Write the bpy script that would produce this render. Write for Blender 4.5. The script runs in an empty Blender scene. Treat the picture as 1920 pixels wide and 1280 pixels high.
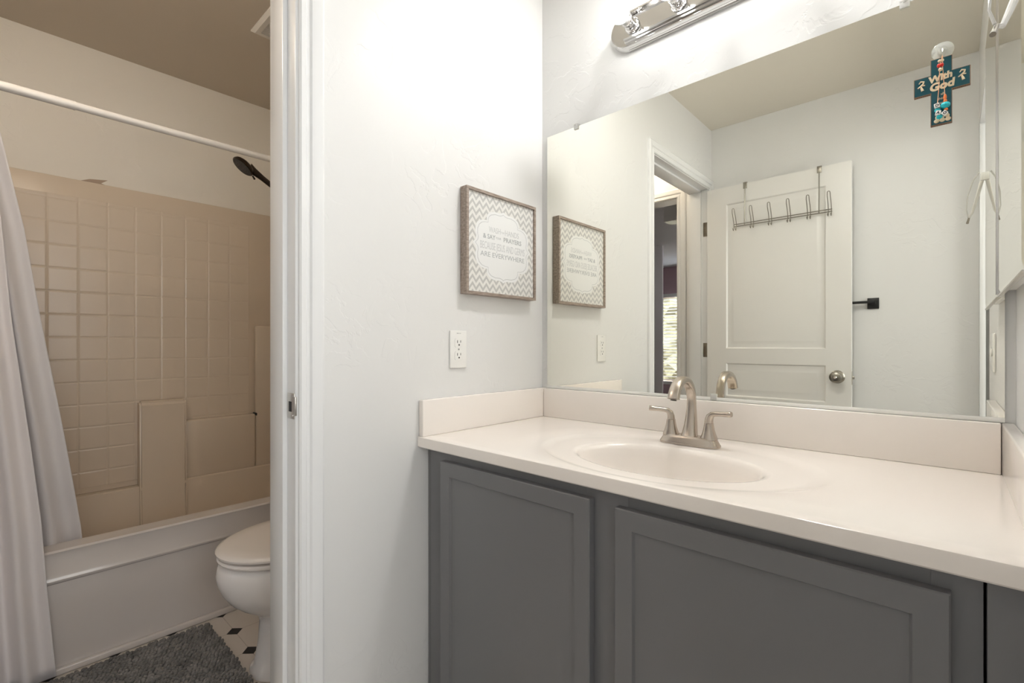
import bpy, bmesh, math, random
from mathutils import Vector, Matrix
random.seed(7)
sc = bpy.context.scene
COL = sc.collection
PI = math.pi

# ---------------------------------------------------------------- camera
cam_d = bpy.data.cameras.new('camera')
cam_d.sensor_width = 36.0
cam_d.lens = 895.0 / 1920.0 * 36.0
cam_d.shift_y = 7.0 / 1920.0
cam_d.clip_start = 0.02
cam_d.clip_end = 200
cam = bpy.data.objects.new('camera', cam_d)
COL.objects.link(cam)
cam.location = (1.12, -1.385, 1.08)
cam.rotation_euler = (PI / 2, 0, math.radians(42.6))
sc.camera = cam

# ---------------------------------------------------------------- view, world, sampling quality
sc.view_settings.view_transform = 'Standard'
sc.view_settings.look = 'None'
sc.view_settings.gamma = 1.0
sc.view_settings.use_curve_mapping = False
sc.view_settings.exposure = 1.10
HALL = 11.5
CAN_FILL = 76.0           # emission strength of the unseen downlight added as fill
DOME_FILL = 18.0           # emission strength of the globe added as fill in the toilet room
BULB = 12.0          # emission strength of the vanity bulbs
world = bpy.data.worlds.new('world')
sc.world = world
world.use_nodes = True
wn = world.node_tree
wn.nodes['Background'].inputs[0].default_value = (0.80, 0.88, 1.0, 1)
wn.nodes['Background'].inputs[1].default_value = 7.0
sun_d = bpy.data.lights.new('sun', 'SUN')
sun_d.energy = 3.0
sun_d.angle = 0.02
sun = bpy.data.objects.new('sun', sun_d)
COL.objects.link(sun)
sun.rotation_euler = (math.radians(50), 0, math.radians(200))
cy = sc.cycles
cy.use_denoising = True
try:
    cy.denoiser = 'OPENIMAGEDENOISE'
    cy.denoising_input_passes = 'RGB_ALBEDO_NORMAL'
except Exception:
    pass
cy.max_bounces = 16
cy.diffuse_bounces = 8
cy.glossy_bounces = 8
cy.transmission_bounces = 8
cy.transparent_max_bounces = 8
cy.sample_clamp_indirect = 6.0
cy.blur_glossy = 1.0


# plain area light standing for daylight from the right-hand doorway; no window is built
day_d = bpy.data.lights.new('hall_daylight', 'AREA')
day_d.shape = 'RECTANGLE'
day_d.size = 1.3
day_d.size_y = 1.3
day_d.energy = HALL
day_d.color = (0.97, 0.98, 0.98)
day = bpy.data.objects.new('hall_daylight', day_d)
COL.objects.link(day)
day.location = (2.33, -1.30, 1.55)
day.rotation_euler = (0, PI / 2, 0)


# ---------------------------------------------------------------- materials
def mat(name, color, rough=0.5, metal=0.0, bump=None, vary=None, coat=0.0, spec=None,
        trans=0.0, emit=None, alpha=None, ior=None, sss=0.0, sheen=0.0, aniso=0.0):
    m = bpy.data.materials.new(name)
    m.use_nodes = True
    nt = m.node_tree
    b = nt.nodes['Principled BSDF']
    b.inputs['Base Color'].default_value = (*color, 1)
    b.inputs['Roughness'].default_value = rough
    b.inputs['Metallic'].default_value = metal
    if coat:
        b.inputs['Coat Weight'].default_value = coat
        b.inputs['Coat Roughness'].default_value = 0.08
    if spec is not None:
        b.inputs['Specular IOR Level'].default_value = spec
    if trans:
        b.inputs['Transmission Weight'].default_value = trans
    if ior:
        b.inputs['IOR'].default_value = ior
    if sheen:
        b.inputs['Sheen Weight'].default_value = sheen
    if aniso:
        b.inputs['Anisotropic'].default_value = aniso
    if sss:
        b.inputs['Subsurface Weight'].default_value = sss
        b.inputs['Subsurface Scale'].default_value = 0.01
    if alpha is not None:
        b.inputs['Alpha'].default_value = alpha
    if emit:
        b.inputs['Emission Color'].default_value = (*emit[0], 1)
        b.inputs['Emission Strength'].default_value = emit[1]
    tc = nt.nodes.new('ShaderNodeTexCoord')
    if vary:
        sca, amt = vary
        n = nt.nodes.new('ShaderNodeTexNoise')
        n.inputs['Scale'].default_value = sca
        n.inputs['Detail'].default_value = 4
        nt.links.new(tc.outputs['Object'], n.inputs['Vector'])
        mx = nt.nodes.new('ShaderNodeMix')
        mx.data_type = 'RGBA'
        mx.inputs[6].default_value = (*[max(0, c * (1 - amt)) for c in color], 1)
        mx.inputs[7].default_value = (*[min(1, c * (1 + amt)) for c in color], 1)
        nt.links.new(n.outputs['Fac'], mx.inputs[0])
        nt.links.new(mx.outputs[2], b.inputs['Base Color'])
    if bump:
        sca, stren, dist = bump
        n = nt.nodes.new('ShaderNodeTexNoise')
        n.inputs['Scale'].default_value = sca
        n.inputs['Detail'].default_value = 3
        nt.links.new(tc.outputs['Object'], n.inputs['Vector'])
        bp = nt.nodes.new('ShaderNodeBump')
        bp.inputs['Strength'].default_value = stren
        bp.inputs['Distance'].default_value = dist
        nt.links.new(n.outputs['Fac'], bp.inputs['Height'])
        nt.links.new(bp.outputs['Normal'], b.inputs['Normal'])
    return m


def plaster(name, color, rough, strength=0.35):
    """hand-trowelled painted plaster: broad pads with low broken ridges"""
    m = mat(name, color, rough)
    nt = m.node_tree
    b = nt.nodes['Principled BSDF']
    b.inputs['Specular IOR Level'].default_value = 0.24
    tc = nt.nodes.new('ShaderNodeTexCoord')
    n1 = nt.nodes.new('ShaderNodeTexNoise')
    n1.inputs['Scale'].default_value = 11
    n1.inputs['Detail'].default_value = 5
    n1.inputs['Distortion'].default_value = 1.3
    n2 = nt.nodes.new('ShaderNodeTexNoise')
    n2.inputs['Scale'].default_value = 3.1
    n2.inputs['Detail'].default_value = 2
    for n in (n1, n2):
        nt.links.new(tc.outputs['Object'], n.inputs['Vector'])
    r1 = nt.nodes.new('ShaderNodeValToRGB')
    r1.color_ramp.elements[0].position = 0.50
    r1.color_ramp.elements[1].position = 0.535
    nt.links.new(n1.outputs['Fac'], r1.inputs[0])
    r2 = nt.nodes.new('ShaderNodeValToRGB')
    r2.color_ramp.elements[0].position = 0.48
    r2.color_ramp.elements[1].position = 0.62
    nt.links.new(n2.outputs['Fac'], r2.inputs[0])
    mu = nt.nodes.new('ShaderNodeMath')
    mu.operation = 'MULTIPLY'
    nt.links.new(r1.outputs[0], mu.inputs[0])
    nt.links.new(r2.outputs[0], mu.inputs[1])
    n3 = nt.nodes.new('ShaderNodeTexNoise')
    n3.inputs['Scale'].default_value = 26
    n3.inputs['Detail'].default_value = 3
    nt.links.new(tc.outputs['Object'], n3.inputs['Vector'])
    ad = nt.nodes.new('ShaderNodeMath')
    ad.operation = 'MULTIPLY_ADD'
    ad.inputs[1].default_value = 0.5
    nt.links.new(n3.outputs['Fac'], ad.inputs[0])
    nt.links.new(mu.outputs[0], ad.inputs[2])
    bp = nt.nodes.new('ShaderNodeBump')
    bp.inputs['Strength'].default_value = strength
    bp.inputs['Distance'].default_value = 0.0022
    nt.links.new(ad.outputs[0], bp.inputs['Height'])
    nt.links.new(bp.outputs['Normal'], b.inputs['Normal'])
    return m


def math_node(nt, op, a, b=None, c=None):
    n = nt.nodes.new('ShaderNodeMath')
    n.operation = op
    for i, v in enumerate((a, b, c)):
        if v is None:
            continue
        if isinstance(v, (int, float)):
            n.inputs[i].default_value = v
        else:
            nt.links.new(v, n.inputs[i])
    return n.outputs[0]


def world_xyz(nt):
    g = nt.nodes.new('ShaderNodeNewGeometry')
    s = nt.nodes.new('ShaderNodeSeparateXYZ')
    nt.links.new(g.outputs['Position'], s.inputs[0])
    return s.outputs


M = {}
M['wall'] = plaster('white_wall_paint', (0.755, 0.758, 0.755), 0.34, 0.29)
M['wall_in'] = plaster('alcove_wall_paint', (0.80, 0.765, 0.70), 0.30, 0.25)
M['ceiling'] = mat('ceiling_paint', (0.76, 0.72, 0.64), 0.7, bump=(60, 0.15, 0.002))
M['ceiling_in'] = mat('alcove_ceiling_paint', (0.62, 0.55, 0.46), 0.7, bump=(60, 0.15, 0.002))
M['trim'] = mat('white_gloss_trim', (0.80, 0.81, 0.82), 0.22)
M['door'] = mat('white_door_paint', (0.80, 0.795, 0.775), 0.28)
M['counter'] = mat('cultured_marble', (0.88, 0.83, 0.785), 0.14, coat=0.25, vary=(3, 0.012))
M['basin'] = mat('basin_marble', (0.86, 0.81, 0.775), 0.10, coat=0.4)
M['cabinet'] = mat('grey_cabinet_paint', (0.178, 0.178, 0.188), 0.34, bump=(45, 0.05, 0.001))
M['cabinet_dark'] = mat('cabinet_carcass', (0.045, 0.03, 0.02), 0.7)
M['nickel'] = mat('brushed_nickel', (0.55, 0.49, 0.43), 0.25, 1.0, bump=(400, 0.04, 0.0005))
M['chrome'] = mat('chrome', (0.70, 0.69, 0.68), 0.09, 1.0)
M['dark_nickel'] = mat('dark_satin_nickel', (0.34, 0.32, 0.28), 0.28, 1.0)
M['wire'] = mat('dull_steel_wire', (0.30, 0.28, 0.24), 0.35, 1.0)
M['chrome_soft'] = mat('satin_chrome', (0.60, 0.58, 0.54), 0.3, 1.0)
M['mirror'] = mat('mirror_silver', (0.915, 0.905, 0.835), 0.0, 1.0)
M['mirror_edge'] = mat('mirror_edge', (0.10, 0.12, 0.10), 0.2, 0.6)
M['white_plastic'] = mat('white_plastic', (0.85, 0.85, 0.83), 0.25)
M['dark_slot'] = mat('dark_slot', (0.02, 0.02, 0.02), 0.6)
M['grey_mark'] = mat('grey_print', (0.35, 0.35, 0.36), 0.6)
M['wood'] = mat('grey_brown_wood', (0.30, 0.245, 0.205), 0.5)
M['black'] = mat('matte_black_metal', (0.012, 0.012, 0.012), 0.35, 0.3)
M['bronze'] = mat('dark_bronze', (0.055, 0.042, 0.032), 0.22, 0.85)
M['surround'] = mat('almond_surround', (0.66, 0.565, 0.455), 0.22)
M['tub_in'] = mat('tub_interior_almond', (0.66, 0.565, 0.455), 0.18)
M['tub'] = mat('tub_acrylic', (0.635, 0.59, 0.56), 0.16, coat=0.2)
M['porcelain'] = mat('porcelain', (0.80, 0.775, 0.765), 0.07, coat=0.5)
M['seat'] = mat('toilet_seat_plastic', (0.80, 0.755, 0.72), 0.2)
M['rod'] = mat('white_rod', (0.82, 0.80, 0.77), 0.25)
M['curtain'] = mat('white_curtain', (0.74, 0.70, 0.70), 0.75, sheen=0.3, bump=(260, 0.25, 0.0006))
M['liner'] = mat('white_liner', (0.70, 0.67, 0.67), 0.55, bump=(200, 0.1, 0.0005))
M['mat_yarn'] = mat('grey_yarn', (0.17, 0.16, 0.152), 0.95, vary=(22, 1.0), sheen=0.2)
M['clear'] = mat('clear_plastic', (0.93, 0.94, 0.92), 0.08, trans=0.75, ior=1.3)
M['frost'] = mat('frosted_plastic', (0.88, 0.88, 0.86), 0.2, trans=0.35, ior=1.3)
M['teal'] = mat('teal_glaze', (0.003, 0.075, 0.10), 0.25, vary=(30, 0.35), coat=0.3)
M['cream_wood'] = mat('cream_cutout', (0.72, 0.60, 0.42), 0.5)
M['copper_edge'] = mat('copper_edge', (0.30, 0.17, 0.10), 0.35, 0.5)
M['orange'] = mat('orange_bead', (0.80, 0.20, 0.05), 0.4)
M['red'] = mat('red_bead', (0.55, 0.02, 0.01), 0.3)
M['turquoise'] = mat('turquoise_bead', (0.02, 0.52, 0.60), 0.3)
M['string'] = mat('peach_string', (0.80, 0.47, 0.28), 0.7)
M['purple'] = mat('purple_wall_paint', (0.43, 0.30, 0.34), 0.7)
M['bed_ceiling'] = mat('bedroom_ceiling_paint', (0.70, 0.69, 0.73), 0.8)
M['bed_wall'] = mat('bedroom_wall_paint', (0.82, 0.80, 0.83), 0.8)
M['carpet'] = mat('beige_carpet', (0.42, 0.37, 0.31), 0.95, bump=(300, 0.5, 0.003))
M['blind'] = mat('white_blind_slat', (0.86, 0.86, 0.84), 0.5)
M['glass'] = mat('window_glass', (1, 1, 1), 0.0, trans=1.0, ior=1.02)
M['hedge'] = mat('garden_hedge', (0.16, 0.15, 0.09), 0.9, vary=(5.0, 0.9))
M['garden'] = mat('garden_ground', (0.25, 0.21, 0.16), 0.9)
M['chip'] = mat('torn_paint', (0.40, 0.31, 0.24), 0.8)
M['caulk'] = mat('dirty_caulk', (0.22, 0.17, 0.13), 0.8)
M['vent'] = mat('vent_plastic', (0.74, 0.71, 0.66), 0.4)
M['bulb'] = mat('lit_bulb', (1, 1, 1), 0.4, emit=((1.0, 0.99, 0.965), BULB))
M['fill_can'] = mat('fill_lens', (1, 1, 1), 0.4, emit=((1.0, 0.985, 0.965), CAN_FILL))
M['globe'] = mat('fill_opal_globe', (1, 1, 1), 0.4, emit=((1.0, 0.88, 0.74), DOME_FILL))
M['bulb_base'] = mat('bulb_base', (0.85, 0.85, 0.84), 0.35)
M['paper'] = mat('plaque_paper', (0.78, 0.79, 0.79), 0.6)
M['paper_grey'] = mat('pale_grey_ink', (0.56, 0.57, 0.58), 0.7)
M['ink_dark'] = mat('mid_grey_ink', (0.40, 0.42, 0.43), 0.7)
M['lit_box'] = mat('lit_box_diffuser', (0.9, 0.9, 0.9), 0.5, emit=((0.97, 0.97, 1.0), 12.0))
M['bead_ink'] = mat('black_ink', (0.02, 0.02, 0.05), 0.6)

# vinyl floor: pale octagons, small black diamonds
m = mat('vinyl_floor', (0.60, 0.55, 0.50), 0.3)
nt = m.node_tree
S = world_xyz(nt)
P_ = 0.165
def tri(coord, off):
    a = math_node(nt, 'ADD', coord, off)
    a = math_node(nt, 'DIVIDE', a, P_)
    r = math_node(nt, 'FRACT', a)
    r = math_node(nt, 'SUBTRACT', r, 0.5)
    return math_node(nt, 'ABSOLUTE', r)          # 0 at the cell centre, .5 at the cell edge
u = tri(S[0], 0.872 + P_ / 2)
v = tri(S[1], 0.767 + P_ / 2)
dia = math_node(nt, 'LESS_THAN', math_node(nt, 'ADD', u, v), 0.17)
li = math_node(nt, 'LESS_THAN', math_node(nt, 'MINIMUM', u, v), 0.008)
mx1 = nt.nodes.new('ShaderNodeMix'); mx1.data_type = 'RGBA'
mx1.inputs[6].default_value = (0.60, 0.55, 0.50, 1)
mx1.inputs[7].default_value = (0.44, 0.39, 0.35, 1)
nt.links.new(li, mx1.inputs[0])
mx2 = nt.nodes.new('ShaderNodeMix'); mx2.data_type = 'RGBA'
mx2.inputs[7].default_value = (0.012, 0.011, 0.011, 1)
nt.links.new(mx1.outputs[2], mx2.inputs[6])
nt.links.new(dia, mx2.inputs[0])
nt.links.new(mx2.outputs[2], nt.nodes['Principled BSDF'].inputs['Base Color'])
M['floor'] = m

# moulded tile relief of the tub surround
m = mat('almond_tile_relief', (0.66, 0.565, 0.455), 0.27)
nt = m.node_tree
S = world_xyz(nt)
T_ = 0.1015
def gro(coord, off):
    a = math_node(nt, 'ADD', coord, off)
    a = math_node(nt, 'DIVIDE', a, T_)
    r = math_node(nt, 'FRACT', a)
    r = math_node(nt, 'SUBTRACT', r, 0.5)
    r = math_node(nt, 'ABSOLUTE', r)
    r = math_node(nt, 'SUBTRACT', 0.5, r)          # distance to the line in cells
    r = math_node(nt, 'DIVIDE', r, 0.06)
    return math_node(nt, 'MINIMUM', r, 1.0)
gy = gro(S[1], 1.227 + 10 * T_)
gz = gro(S[2], -1.623 + 20 * T_)
h = math_node(nt, 'MINIMUM', gy, gz)
nz = nt.nodes.new('ShaderNodeTexNoise')
nz.inputs['Scale'].default_value = 14
nz.inputs['Detail'].default_value = 1
hh = math_node(nt, 'MULTIPLY_ADD', nz.outputs['Fac'], 0.55, h)
bp = nt.nodes.new('ShaderNodeBump')
bp.inputs['Strength'].default_value = 0.6
bp.inputs['Distance'].default_value = 0.0022
nt.links.new(hh, bp.inputs['Height'])
nt.links.new(bp.outputs['Normal'], nt.nodes['Principled BSDF'].inputs['Normal'])
M['tile'] = m

# wood grain
nt = M['wood'].node_tree
tc = nt.nodes.new('ShaderNodeTexCoord')
mp = nt.nodes.new('ShaderNodeMapping')
mp.inputs['Scale'].default_value = (40, 12, 60)
nn = nt.nodes.new('ShaderNodeTexNoise')
nn.inputs['Scale'].default_value = 3
nn.inputs['Detail'].default_value = 5
nt.links.new(tc.outputs['Object'], mp.inputs[0]); nt.links.new(mp.outputs[0], nn.inputs['Vector'])
cr = nt.nodes.new('ShaderNodeValToRGB')
cr.color_ramp.elements[0].position = 0.3; cr.color_ramp.elements[0].color = (0.22, 0.17, 0.14, 1)
cr.color_ramp.elements[1].position = 0.7; cr.color_ramp.elements[1].color = (0.42, 0.35, 0.30, 1)
nt.links.new(nn.outputs['Fac'], cr.inputs[0])
nt.links.new(cr.outputs[0], nt.nodes['Principled BSDF'].inputs['Base Color'])

# chevron print (world y along the wall, z up)
m = mat('chevron_print', (0.8, 0.8, 0.8), 0.55)
nt = m.node_tree
S = world_xyz(nt)
w_ = math_node(nt, 'DIVIDE', S[1], 0.030)
w_ = math_node(nt, 'SUBTRACT', math_node(nt, 'FRACT', math_node(nt, 'ADD', w_, 50.0)), 0.5)
w_ = math_node(nt, 'ABSOLUTE', w_)
zz = math_node(nt, 'MULTIPLY_ADD', w_, 0.036, S[2])
zz = math_node(nt, 'FRACT', math_node(nt, 'DIVIDE', zz, 0.0235))
st = math_node(nt, 'LESS_THAN', zz, 0.47)
mx = nt.nodes.new('ShaderNodeMix'); mx.data_type = 'RGBA'
mx.inputs[6].default_value = (0.74, 0.735, 0.71, 1)
mx.inputs[7].default_value = (0.50, 0.50, 0.49, 1)
nt.links.new(st, mx.inputs[0])
nt.links.new(mx.outputs[2], nt.nodes['Principled BSDF'].inputs['Base Color'])
M['chevron'] = m


# ---------------------------------------------------------------- mesh helpers
def BM():
    return bmesh.new()


def box(bm, x0, x1, y0, y1, z0, z1, bev=0.0, seg=2):
    g = bmesh.ops.create_cube(bm, size=1.0)
    vs = g['verts']
    for v in vs:
        v.co = Vector(((x0 + x1) / 2 + v.co.x * abs(x1 - x0), (y0 + y1) / 2 + v.co.y * abs(y1 - y0),
                       (z0 + z1) / 2 + v.co.z * abs(z1 - z0)))
    if bev > 0:
        es = list({e for v in vs for e in v.link_edges})
        bmesh.ops.bevel(bm, geom=es, offset=bev, segments=seg, profile=0.5, affect='EDGES', clamp_overlap=True)
    return bm


def frame_of(d):
    d = d.normalized()
    a = Vector((0, 0, 1)) if abs(d.z) < 0.9 else Vector((1, 0, 0))
    x = d.cross(a).normalized()
    return x, d.cross(x).normalized()


def tube(bm, pts, rad, n=12, caps=True, closed=False, prof=None):
    """round (or profiled) tube through points; rad is a number or one per point"""
    pts = [Vector(p) for p in pts]
    N = len(pts)
    rads = rad if isinstance(rad, (list, tuple)) else [rad] * N
    rings = []
    px = None
    for i, p in enumerate(pts):
        if closed:
            d = pts[(i + 1) % N] - pts[i - 1]
        else:
            d = pts[min(i + 1, N - 1)] - pts[max(i - 1, 0)]
        d.normalize()
        if px is None:
            px, py = frame_of(d)
        else:
            px = (px - d * px.dot(d)).normalized()
            py = d.cross(px)
        ring = []
        for k in range(n):
            a = 2 * PI * k / n
            ring.append(bm.verts.new(p + (px * math.cos(a) + py * math.sin(a)) * rads[i]))
        rings.append(ring)
    for i in range(N if closed else N - 1):
        a, b = rings[i], rings[(i + 1) % N]
        for k in range(n):
            bm.faces.new((a[k], a[(k + 1) % n], b[(k + 1) % n], b[k]))
    if caps and not closed:
        bm.faces.new(rings[0][::-1])
        bm.faces.new(rings[-1])
    return bm


def loft(bm, rings, cap0=True, cap1=True):
    rs = [[bm.verts.new(p) for p in r] for r in rings]
    n = len(rs[0])
    for a, b in zip(rs[:-1], rs[1:]):
        for k in range(n):
            bm.faces.new((a[k], a[(k + 1) % n], b[(k + 1) % n], b[k]))
    if cap0:
        bm.faces.new(rs[0][::-1])
    if cap1:
        bm.faces.new(rs[-1])
    return bm


def lathe(bm, org, axis, prof, n=24):
    """prof = [(distance along the axis, radius)...]"""
    org = Vector(org); axis = Vector(axis).normalized()
    x, y = frame_of(axis)
    rings = []
    for t, r in prof:
        r = max(r, 1e-5)
        rings.append([org + axis * t + (x * math.cos(2 * PI * k / n) + y * math.sin(2 * PI * k / n)) * r for k in range(n)])
    return loft(bm, rings)


def sphere(bm, c, r, n=16, sx=1, sy=1, sz=1):
    g = bmesh.ops.create_uvsphere(bm, u_segments=n, v_segments=max(6, n // 2), radius=1)
    for v in g['verts']:
        v.co = Vector((c[0] + v.co.x * r * sx, c[1] + v.co.y * r * sy, c[2] + v.co.z * r * sz))
    return bm


def prism(bm, poly, to3, d):
    """poly of 2D points; to3(u, v, w) -> 3D; w runs 0..d"""
    a = [bm.verts.new(to3(u, v, 0)) for u, v in poly]
    b = [bm.verts.new(to3(u, v, d)) for u, v in poly]
    n = len(poly)
    for k in range(n):
        bm.faces.new((a[k], a[(k + 1) % n], b[(k + 1) % n], b[k]))
    bm.faces.new(a[::-1]); bm.faces.new(b)
    return bm


def wloc(o):
    p = Vector((0, 0, 0))
    while o is not None:
        p += o.location
        o = o.parent
    return p


def obj(name, bm, m, parent=None, smooth=0.6, origin=None, mats=None):
    bmesh.ops.recalc_face_normals(bm, faces=bm.faces)
    me = bpy.data.meshes.new(name)
    if parent is not None:
        off = wloc(parent)
        lo = Vector((0, 0, 0))
    else:
        vs = [v.co for v in bm.verts]
        off = Vector(origin) if origin else Vector(((min(v.x for v in vs) + max(v.x for v in vs)) / 2,
                                                    (min(v.y for v in vs) + max(v.y for v in vs)) / 2, min(v.z for v in vs)))
        lo = off.copy()
    for v in bm.verts:
        v.co -= off
    bm.to_mesh(me)
    bm.free()
    o = bpy.data.objects.new(name, me)
    COL.objects.link(o)
    if parent is not None:
        o.parent = parent
    o.location = lo
    for mm in ([m] if mats is None else mats):
        me.materials.append(M[mm] if isinstance(mm, str) else mm)
    if smooth:
        for p in me.polygons:
            p.use_smooth = True
        try:
            me.set_sharp_from_angle(angle=smooth)
        except Exception:
            pass
    return o


def tag(o, label, cat, group=None):
    o['label'] = label
    o['category'] = cat
    if group:
        o['group'] = group
    return o


def struct(name, bm, m, parent=None, **k):
    o = obj(name, bm, m, parent, **k)
    if parent is None:
        o['kind'] = 'structure'
    return o


def thing(name, label, cat, loc, group=None):
    o = bpy.data.objects.new(name, None)
    o.empty_display_size = 0.05
    COL.objects.link(o)
    o.location = loc
    return tag(o, label, cat, group)


def text_mesh(bm, s, size, to3, depth, xscale=1.0, align='CENTER', bold=0.0, shear=0.0):
    """adds extruded lettering; to3(u, v, w) maps text space to the world"""
    cu = bpy.data.curves.new('lettering', 'FONT')
    cu.body = s
    cu.size = size
    cu.align_x = align
    cu.extrude = depth / 2
    cu.offset = bold
    cu.shear = shear
    cu.resolution_u = 3
    t = bpy.data.objects.new('lettering', cu)
    COL.objects.link(t)
    dg = bpy.context.evaluated_depsgraph_get()
    me = bpy.data.meshes.new_from_object(t.evaluated_get(dg))
    vs = [bm.verts.new(to3(v.co.x * xscale, v.co.y, v.co.z + depth / 2)) for v in me.vertices]
    for p in me.polygons:
        try:
            bm.faces.new([vs[i] for i in p.vertices])
        except ValueError:
            pass
    bpy.data.objects.remove(t)
    bpy.data.curves.remove(cu)
    bpy.data.meshes.remove(me)
    return bm


W = 1.216        # room width
YB = -1.714      # back wall
ZC = 2.44        # ceiling
XT = -0.13       # toilet-room face of the dividing wall
XF = -1.78       # far wall behind the tub
YP = -0.19       # plumbing wall of the tub alcove
DH = 2.056       # door head

# ================================================================ SETTING
b = BM(); box(b, XF - .12, 2.6, -7.0, .12, -.05, 0)
struct('floor', b, 'floor')
b = BM(); box(b, XT, W + .12, YB - .12, .12, ZC, ZC + .05)
struct('ceiling', b, 'ceiling')
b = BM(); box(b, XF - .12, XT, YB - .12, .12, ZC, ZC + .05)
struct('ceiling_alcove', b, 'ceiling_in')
b = BM(); box(b, XT, W + .12, 0, .12, 0, ZC)
struct('wall_front', b, 'wall')
# dividing wall with the doorway
b = BM()
box(b, XT, 0, -.895, 0, 0, ZC)
box(b, XT, 0, YB, -1.675, 0, ZC)
box(b, XT, 0, -1.675, -.895, DH + .015, ZC)
struct('wall_left', b, 'wall')
# back wall, with the toilet room's second doorway in its left stretch
b = BM()
box(b, -.210, W + .12, YB - .12, YB, 0, ZC)
box(b, XF - .12, -.955, YB - .12, YB, 0, ZC)
box(b, -.955, -.210, YB - .12, YB, DH + .015, ZC)
struct('wall_back', b, 'wall')
# right wall with an open doorway beside the camera
b = BM()
box(b, W, W + .12, -.905, .12, 0, ZC)
box(b, W, W + .12, YB, -.905, 2.10, ZC)
struct('wall_right', b, 'wall')
b = BM(); box(b, XF - .12, XF, YB, .12, 0, ZC)
struct('wall_alcove_far', b, 'wall_in')
b = BM(); box(b, XF, XT, YP, .12, 0, ZC)
struct('wall_alcove_end', b, 'wall_in')
# hallway outside the right doorway
b = BM()
box(b, 2.35, 2.45, -3.6, .12, 0, ZC)
box(b, W + .12, 2.35, .02, .12, 0, ZC)
box(b, W + .12, 2.35, -3.6, -3.5, 0, ZC)
box(b, W, W + .12, -3.6, YB - .12, 0, ZC)
struct('wall_hall', b, 'wall')
b = BM(); box(b, W + .12, 2.45, -3.6, .12, ZC, ZC + .05)
struct('ceiling_hall', b, 'ceiling')


# door casings: moulded profile; (distance from opening edge, projection)
PROF = [(0, .008), (.004, .0115), (.014, .0115), (.017, .009), (.024, .009), (.028, .014), (.043, .0165), (.052, .0165), (.058, .012), (.058, 0), (0, 0)]


def casing(n, plane, axis, sgn, a0, a1, top, clip1=None):
    """U-shaped casing round an opening a0..a1 on plane axis=const; sgn = side it projects to"""
    def pt(a, z, p):
        return Vector((plane + sgn * p, a, z)) if axis == 'x' else Vector((a, plane + sgn * p, z))
    b = BM()
    lo, hi = min(a0, a1), max(a0, a1)
    for edge, s in ((hi, 1), (lo, -1)):
        r0 = []; r1 = []
        for d, p in PROF:
            dd = d
            if s == -1 and clip1 is not None:
                dd = min(d, clip1)
            r0.append(pt(edge + s * dd, 0, p)); r1.append(pt(edge + s * dd, top + dd, p))
        loft(b, [r0, r1])
    r0 = []; r1 = []
    for d, p in PROF:
        r0.append(pt(hi + d, top + d, p))
        dd = d if clip1 is None else min(d, clip1)
        r1.append(pt(lo - dd, top + d, p))
    loft(b, [r0, r1])
    return struct('trim_%d' % n, b, 'trim', smooth=0.35)


casing(1, 0.0, 'x', 1, -1.668, -.904, DH + .004, clip1=.045)
casing(2, XT, 'x', -1, -1.668, -.904, DH + .004, clip1=.045)
casing(3, YB, 'y', 1, -.948, -.219, DH + .004)
casing(4, YB - .12, 'y', -1, -.948, -.219, DH + .004)
# jambs with stops
b = BM()
box(b, XT, 0, -.910, -.895, 0, DH + .015, .001)
box(b, XT, 0, -1.675, -1.660, 0, DH + .015, .001)
box(b, XT, 0, -1.660, -.910, DH, DH + .015)
box(b, XT + .012, -.042, -.922, -.910, 0, DH, .002)
box(b, XT + .012, -.042, -1.660, -1.648, 0, DH, .002)
box(b, XT + .012, -.042, -1.660, -.910, DH - .012, DH, .002)
struct('trim_5', b, 'trim', smooth=0.4)
b = BM()
box(b, -.225, -.210, YB - .12, YB, 0, DH + .015)
box(b, -.955, -.940, YB - .12, YB, 0, DH + .015)
box(b, -.940, -.225, YB - .12, YB, DH, DH + .015)
box(b, -.237, -.225, YB - .085, YB - .045, 0, DH)
box(b, -.940, -.928, YB - .085, YB - .045, 0, DH)
struct('trim_6', b, 'trim', smooth=0.4)
# right doorway: slim jamb, then the slot beside the folded-back leaf
b = BM()
box(b, W - .0, W + .020, YB, -1.660, 0, 2.10, .002)
box(b, W, W + .12, -.917, -.905, 0, 2.10, .002)
box(b, W, W + .12, -1.66, -.905, 2.085, 2.10, .002)
struct('trim_7', b, 'trim', smooth=0.4)
b = BM()
box(b, W + .036, W + .071, YB - .1, -1.655, .01, 2.08, .002)
d3 = struct('door_3', b, 'door')
b = BM(); box(b, W + .071, W + .12, YB, -1.672, 0, 2.10); struct('trim_8', b, 'trim')
# baseboards
b = BM(); box(b, 0, .012, -.846, -.56, 0, .08, .003); struct('baseboard_left', b, 'trim')
b = BM(); box(b, .05, W, YB, YB + .012, 0, .08, .003); struct('baseboard_back', b, 'trim')
b = BM(); box(b, W - .012, W, -.90, -.56, 0, .08, .003); struct('baseboard_right', b, 'trim')


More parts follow.
